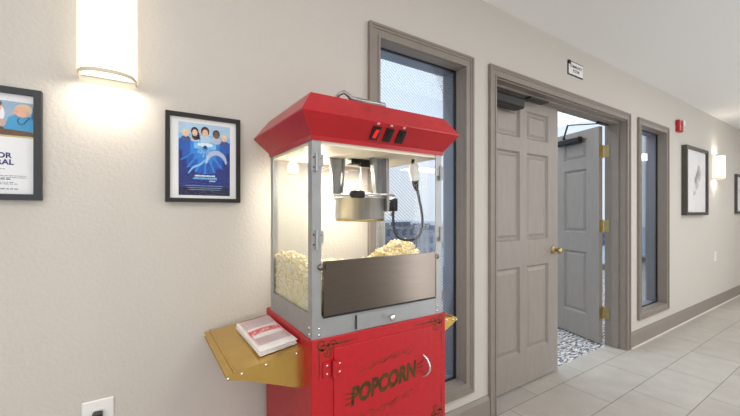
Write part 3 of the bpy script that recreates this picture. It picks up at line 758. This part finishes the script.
# canopy
def rect_ring(i, z): return [(PX0-.004-i, PY0-.004-i, z), (PX1+.004+i*.74, PY0-.004-i, z), (PX1+.004+i*.74, PY1+.003+min(i, .042), z), (PX0-.004-i, PY1+.003+min(i, .042), z)]
rings = [rect_ring(-.006, 1.436), rect_ring(.0, 1.435), rect_ring(.002, 1.448), rect_ring(.046, 1.502), rect_ring(.0465, 1.506), rect_ring(.004, 1.566), rect_ring(.0, 1.567)]
m = MB(); vs = sum(rings, []); fs = [(0, 3, 2, 1)]
for k in range(len(rings)-1):
    for j in range(4): fs.append((k*4+j, k*4+(j+1) % 4, (k+1)*4+(j+1) % 4, (k+1)*4+j))
o_ = (len(rings)-1)*4; fs.append((o_, o_+1, o_+2, o_+3)); m.add(vs, fs)
can = m.build('canopy', REDC, pop)
# front lower slope frame: points between (z 1.448,y PY0-.006) and (1.502,y PY0-.050)
def sl(x, u, off): # u 0 bottom..1 top
    y = PY0-.006-.044*u; z = 1.448+.054*u; n = Vector((0, -.054, -.044)).normalized(); return Vector((x, y, z))+n*off
for i, x in enumerate((.596, .645, .694)):
    m = MB(); a, b = x-.0135, x+.0135; u0, u1 = .16, .80
    vs = [sl(a, u0, 0), sl(b, u0, 0), sl(b, u1, 0), sl(a, u1, 0), sl(a, u0, .005), sl(b, u0, .005), sl(b, u1, .005), sl(a, u1, .005)]
    m.add(vs, [(4, 5, 6, 7), (0, 1, 5, 4), (1, 2, 6, 5), (2, 3, 7, 6), (3, 0, 4, 7)])
    sw_ = m.build('rocker_switch', BLK, can)
    m = MB(); a, b = x-.0065, x+.0065
    vs = [sl(a, .26, .0052), sl(b, .26, .0052), sl(b, .50, .0062), sl(a, .50, .0062), sl(b, .70, .0095), sl(a, .70, .0095)]
    m.add(vs, [(0, 1, 2, 3), (3, 2, 4, 5)])
    r_ = m.build('rocker', LED if i == 0 else BLK, sw_)
    if i == 0: r_['label'] = 'lit red rocker'
    m = MB(); 
    for k in range(2):
        vs = [sl(x-.004+.005*k, .88, .0006), sl(x-.001+.005*k, .88, .0006), sl(x-.001+.005*k, .97, .0006), sl(x-.004+.005*k, .97, .0006)]; m.add(vs, [(0, 1, 2, 3)])
    m.build('marking', PRINTW, sw_)
# faint gold scrolls on upper slope
m = MB()
def su(x, w_): # w_ along the slope 0..1, upper front slope
    y = PY0-.0505+.0425*w_; z = 1.506+.060*w_; n = Vector((0, -.060, .0425)).normalized(); return Vector((x, y, z))+n*.0007
for x in (.58, .645, .80, .86):
    sc = scroll(x, 0, .8, 1 if x < .7 else -1, 1)
    vs = []; 
    for k in range(len(sc)-1):
        for (px_, pz_) in (sc[k], (sc[k][0]+.004, sc[k][1]+.002)): vs.append(su(px_, .5+pz_*11))
    MB().add(vs, [(2*i, 2*i+1, 2*i+3, 2*i+2) for i in range(len(vs)//2-1)]).build('filigree', GILTF, can)
# interior heat lamp
m = MB(); m.lathe((.47, -.13, 1.405), [(0, -.030), (.014, -.026), (.020, -.012), (.018, .002), (.010, .014), (.010, .026)], 'Z', 20); m.build('bulb', BULB, pop)

# kettle ------------------------------------------------------------
KX, KY = .672, -.275
kt = MB(); R = .090
kt.lathe((KX, KY, 0), [(0, 1.206), (R-.008, 1.206), (R, 1.212), (R, 1.280), (R+.005, 1.281), (R+.005, 1.286), (R-.004, 1.287)], 'Z', 48)
ke = kt.build('kettle', KETTLE, pop)
q = MB(); q.lathe((KX, KY, 0), [(R+.004, 1.287), (R+.004, 1.291), (R*.8, 1.296), (0, 1.300)], 'Z', 40); q.lathe((KX, KY, 0), [(.0, 1.319), (.010, 1.316), (.013, 1.308), (.006, 1.300), (.006, 1.298)], 'Z', 16); q.build('lid', CHROME, ke)
q = MB(); q.lathe((KX, KY, 0), [(R-.004, 1.2005), (R-.001, 1.2015), (R-.001, 1.2085), (R-.01, 1.209)], 'Z', 40); q.lathe((KX, KY, 0), [(0, 1.2004), (R-.004, 1.2005)], 'Z', 40); q.build('bottom_ring', BRASS, ke)
q = MB(); q.tube([(KX-.098, KY-.055, 1.290), (KX-.145, KY-.075, 1.290)], .0045, 8); q.tube([(KX-.05, KY-.090, 1.2935), (KX+.03, KY-.125, 1.2935), (KX+.10, KY-.075, 1.2935)], .004, 8)
q.tube([(KX-.145, KY-.075, 1.290), (KX-.105, KY-.095, 1.290), (KX-.05, KY-.09, 1.2935)], .004, 8); q.build('handle_rod', CHROME, ke)
q = MB(); q.bbox(KX-.098, KX-.044, KY-.112, KY-.090, 1.280, 1.304, .006); q.build('grip', BLK, ke)
# stirrer rod & drive
q = MB(); q.tube([(KX+.005, KY, 1.31), (KX+.005, KY, 1.425)], .0035, 8); q.build('stirrer_rod', CHROME, pop)
q = MB(); q.bbox(KX-.045, KX+.05, KY-.02, KY+.02, 1.405, 1.425, .004); q.box(KX-.02, KX+.075, KY-.032, KY-.024, 1.395, 1.412); q.build('drive_bracket', BRONZE, pop)
# left flat hanger (tapered) & big channel hanger
q = MB(); xh = KX-.088; yh = KY+.02
q.prism([(xh-.030, 1.425), (xh+.026, 1.425), (xh+.014, 1.36), (xh+.014, 1.293), (xh-.016, 1.293), (xh-.016, 1.36)], yh-.012, yh-.008, 'Y'); q.prism([(xh-.034, 1.425), (xh-.027, 1.425), (xh-.014, 1.30), (xh-.018, 1.30)], yh-.020, yh-.008, 'Y'); q.prism([(xh+.022, 1.425), (xh+.029, 1.425), (xh+.018, 1.30), (xh+.013, 1.30)], yh-.020, yh-.008, 'Y')
q.build('hanger', HANG, pop)
q = MB(); xh = KX+.036; yh = KY-.055
q.prism([(xh-.030, 1.425), (xh+.030, 1.425), (xh+.026, 1.235), (xh+.012, 1.225), (xh-.004, 1.235), (xh-.012, 1.32)], yh-.006, yh, 'Y')
q.prism([(xh+.020, 1.425), (xh+.034, 1.425), (xh+.036, 1.24), (xh+.026, 1.235)], yh-.030, yh+.002, 'Y')
q.prism([(xh-.030, 1.425), (xh-.024, 1.425), (xh-.006, 1.24), (xh-.010, 1.25)], yh-.022, yh, 'Y')
q.lathe((xh+.008, yh-.006, 1.262), [(.009, 0), (.009, -.006), (.004, -.009), (0, -.010)], 'Y', 14)
q.build('hanger', HANG, pop)
# bent lever at right of the kettle
q = MB(); q.tube([(KX+.098, KY-.03, 1.29), (KX+.118, KY-.04, 1.305), (KX+.125, KY-.045, 1.29), (KX+.108, KY-.05, 1.262), (KX+.122, KY-.05, 1.24), (KX+.105, KY-.045, 1.22)], .0042, 8); q.build('tilt_lever', CHROME, ke)
# power box and lead
q = MB(); q.bbox(.768, .792, -.350, -.315, 1.236, 1.284, .004); q.bbox(.758, .770, -.345, -.320, 1.248, 1.272, .003); q.build('connector_box', BLK, ke)
q = MB(); pts = []
ctrl = [(.780, -.335, 1.238), (.779, -.337, 1.20), (.780, -.345, 1.160), (.794, -.352, 1.138), (.830, -.362, 1.130), (.868, -.370, 1.140), (.888, -.372, 1.175), (.884, -.376, 1.225), (.864, -.382, 1.285), (.850, -.385, 1.33)]
for k in range(len(ctrl)-1):
    p0_ = Vector(ctrl[max(k-1, 0)]); p1_ = Vector(ctrl[k]); p2_ = Vector(ctrl[k+1]); p3_ = Vector(ctrl[min(k+2, len(ctrl)-1)])
    for j in range(5):
        t = j/5; pts.append(.5*((2*p1_)+(-p0_+p2_)*t+(2*p0_-5*p1_+4*p2_-p3_)*t*t+(-p0_+3*p1_-3*p2_+p3_)*t**3))
pts.append(Vector(ctrl[-1])); q.tube(pts, .0050, 10); cd = q.build('lead', CORD, pop)
q = MB(); q.tube([(.849, -.384, 1.312), (.845, -.385, 1.335), (.842, -.386, 1.350)], [.006, .012, .013], 12); q.build('plug', BLK, cd)
q = MB(); q.tube([(.842, -.386, 1.350), (.836, -.388, 1.372), (.830, -.389, 1.402), (.828, -.390, 1.410)], [.0175, .0205, .018, .012], 14, sy=.85); q.build('socket', WHITEP, cd)
q = MB(); q.tube([(.828, -.390, 1.410), (.828, -.390, 1.426)], .006, 8); q.build('grommet', BLK, cd)

# bent rod lying on the canopy
m = MB(); zt = 1.575; pts = [(.500, -.25, zt+.001), (.505, -.262, zt+.012), (.520, -.27, zt+.019), (.538, -.272, zt+.012), (.550, -.272, zt+.003), (.60, -.272, zt), (.70, -.276, zt)]
pts = [(.50+(x-.50)*.82, y-.165, z+.004) for x, y, z in pts]
m.tube(pts, [.006, .006, .006, .006, .008, .010, .010], 12)
tag(m.build('metal_rod', HANG, origin=(.60, -.435, 1.568)), 'bent silver metal rod lying on top of the red canopy', 'rod')

# popcorn -------------------------------------------------------------
def popcorn_mat():
    m = bpy.data.materials.new('popcorn'); m.use_nodes = True; n = m.node_tree.nodes; l = m.node_tree.links; b = n['Principled BSDF']
    tc = n.new('ShaderNodeTexCoord'); t = n.new('ShaderNodeTexNoise'); t.inputs['Scale'].default_value = 95; t.inputs['Detail'].default_value = 3; l.new(tc.outputs['Object'], t.inputs['Vector'])
    r = n.new('ShaderNodeValToRGB'); e = r.color_ramp.elements
    e[0].position = .34; e[0].color = (*rgb(238, 194, 92), 1); e[1].position = .56; e[1].color = (*rgb(255, 251, 232), 1); k = e.new(.43); k.color = (*rgb(253, 234, 166), 1)
    l.new(t.outputs['Fac'], r.inputs[0]); l.new(r.outputs[0], b.inputs['Base Color']); b.inputs['Roughness'].default_value = .7
    b.inputs['Subsurface Weight'].default_value = .0
    return m
def hgt(x, y):
    h = 1.000
    h += .085*math.exp(-((x-.415)/.11)**2-((y+.22)/.20)**2)
    h += .118*math.exp(-((x-.870)/.15)**2-((y+.28)/.11)**2)
    h += .030*math.exp(-((x-.62)/.15)**2-((y+.13)/.08)**2)
    h -= .050*math.exp(-((x-.41)/.05)**2-((y+.45)/.06)**2)
    return h
ico_v, ico_f = [], []
phi = (1+5**.5)/2
for a, b in ((-1, phi), (1, phi), (-1, -phi), (1, -phi)): ico_v.append(Vector((a, b, 0)).normalized())
for a, b in ((-1, phi), (1, phi), (-1, -phi), (1, -phi)): ico_v.append(Vector((0, a, b)).normalized())
for a, b in ((phi, -1), (phi, 1), (-phi, -1), (-phi, 1)): ico_v.append(Vector((a, 0, b)).normalized())
ico_f = [(0, 11, 5), (0, 5, 1), (0, 1, 7), (0, 7, 10), (0, 10, 11), (1, 5, 9), (5, 11, 4), (11, 10, 2), (10, 7, 6), (7, 1, 8), (3, 9, 4), (3, 4, 2), (3, 2, 6), (3, 6, 8), (3, 8, 9), (4, 9, 5), (2, 4, 11), (6, 2, 10), (8, 6, 7), (9, 8, 1)]
rr = random.Random(11); m = MB()
gx, gy = 26, 20; xa, xb, ya, yb_ = PX0+.014, PX1-.014, PY0+.016, PY1-.014
vs = [(xa+(xb-xa)*i/gx, ya+(yb_-ya)*j/gy, hgt(xa+(xb-xa)*i/gx, ya+(yb_-ya)*j/gy)-.010) for j in range(gy+1) for i in range(gx+1)]
fs = [(j*(gx+1)+i, j*(gx+1)+i+1, (j+1)*(gx+1)+i+1, (j+1)*(gx+1)+i) for j in range(gy) for i in range(gx)]
m.add(vs, fs, 0, True)
for a, b, c_, d_ in ((xa, ya, xb, ya), (xb, ya, xb, yb_), (xb, yb_, xa, yb_), (xa, yb_, xa, ya)):
    for i in range(12):
        p = (a+(c_-a)*i/12, b+(d_-b)*i/12); q_ = (a+(c_-a)*(i+1)/12, b+(d_-b)*(i+1)/12)
        m.add([(p[0], p[1], .931), (q_[0], q_[1], .931), (q_[0], q_[1], hgt(*q_)-.010), (p[0], p[1], hgt(*p)-.010)], [(0, 1, 2, 3)])
def kernel(c, s):
    k = rr.randint(4, 5)
    for _ in range(k):
        d = Vector((rr.gauss(0, 1), rr.gauss(0, 1), rr.gauss(0, 1))).normalized()*s*.55
        r = s*rr.uniform(.45, .72); cc = Vector(c)+d
        m.add([cc+Vector((v.x*r*rr.uniform(.85, 1.15), v.y*r*rr.uniform(.85, 1.15), v.z*r*rr.uniform(.85, 1.15))) for v in ico_v], ico_f, 0, True)
for _ in range(1500):
    x, y = rr.uniform(xa, xb), rr.uniform(ya, yb_); s = rr.uniform(.0066, .0104)
    x = min(max(x, xa), xb); kernel((x, y, hgt(x, y)+rr.uniform(-.009, .010)), s)
for _ in range(900):   # kernels pressed against left glass
    y = rr.uniform(ya, yb_); z = rr.uniform(.940, hgt(xa, y)); kernel((xa+rr.uniform(.0, .004), y, z), rr.uniform(.0045, .0070))
for _ in range(250):
    x = rr.uniform(xa, xb); z = rr.uniform(.945, hgt(x, yb_)); kernel((x, yb_-.002, z), .006)
for _ in range(250):
    y = rr.uniform(ya, yb_); z = rr.uniform(.945, hgt(xb, y)); kernel((xb-.002, y, z), .006)
tag(m.build('popcorn', popcorn_mat(), origin=(.65, -.27, .932)), 'heap of yellow popcorn inside the popcorn machine', 'popcorn', kind='stuff')

# ------------------------------------------------------------------ lights
def area(name, loc, rot, sx, sy, e, col):
    L = bpy.data.lights.new(name, 'AREA'); L.shape = 'RECTANGLE'; L.size = sx; L.size_y = sy; L.energy = e; L.color = col
    o = bpy.data.objects.new(name, L); C.objects.link(o); o.location = loc; o.rotation_euler = rot; return o
for x, e in ((-.9, 13), (1.4, 15), (4.0, 17), (6.6, 19), (9.4, 21)):
    area('ceiling_light', (x, -1.75, CH-.02), (0, 0, 0), 1.2, .6, e, (1, .985, .965))
area('hall_fill_light', (-.7, YB+.05, 1.3), (math.radians(90), 0, 0), 3.0, 1.9, 32, (.97, .98, 1.0))  # unseen fill panels added along the back wall to brighten the hall
area('hall_fill_light', (5.4, YB+.05, 1.3), (math.radians(90), 0, 0), 3.6, 1.9, 34, (.97, .98, 1.0))
area('hall_fill_light', (2.75, YB+.05, 1.1), (math.radians(90), 0, 0), .22, 2.0, 13, (.98, .98, 1.0))  # added narrow panel, mirrored as a highlight in the popper's front panel
area('sunroom_light', (5, 1.2, RZ-.03), (0, 0, 0), 9, 1.2, 150, (.92, .96, 1.0))
L = bpy.data.lights.new('popper_lamp', 'POINT'); L.energy = 2.0; L.color = (1, .93, .80); L.shadow_soft_size = .03
o = bpy.data.objects.new('popper_lamp', L); C.objects.link(o); o.location = (.53, -.19, 1.36)
area('popper_lamp', (.70, -.20, 1.421), (0, 0, 0), .26, .12, 4.0, (1, .93, .80))

# world: pale hazy sky
w = bpy.data.worlds.new('sky'); bpy.context.scene.world = w; w.use_nodes = True; n = w.node_tree.nodes; l = w.node_tree.links
bg = n['Background']; tc = n.new('ShaderNodeTexCoord'); sp = n.new('ShaderNodeSeparateXYZ'); l.new(tc.outputs['Generated'], sp.inputs[0])
r = n.new('ShaderNodeValToRGB'); e = r.color_ramp.elements
e[0].position = 0; e[0].color = (*rgb(210, 220, 230), 1); e[1].position = .55; e[1].color = (*rgb(208, 226, 246), 1); k = e.new(.12); k.color = (*rgb(218, 230, 242), 1)
l.new(sp.outputs['Z'], r.inputs[0]); l.new(r.outputs[0], bg.inputs[0]); bg.inputs[1].default_value = 1.35

# ------------------------------------------------------------------ camera
cam = bpy.data.cameras.new('camera'); co = bpy.data.objects.new('camera', cam); C.objects.link(co)
co.location = (0, -1.37, 1.23); co.rotation_euler = (PI/2, 0, math.radians(56.8-90)); cam.lens = 36*350/740; cam.sensor_width = 36; cam.shift_y = 5/740; cam.clip_start = .02; cam.clip_end = 2000
bpy.context.scene.camera = co
for o in bpy.data.objects:
    if '_w' in o: del o['_w']
sc = bpy.context.scene
sc.view_settings.view_transform = 'Standard'; sc.view_settings.look = 'None'; sc.view_settings.exposure = 0
sc.cycles.max_bounces = 10; sc.cycles.transparent_max_bounces = 16; sc.cycles.sample_clamp_indirect = 6
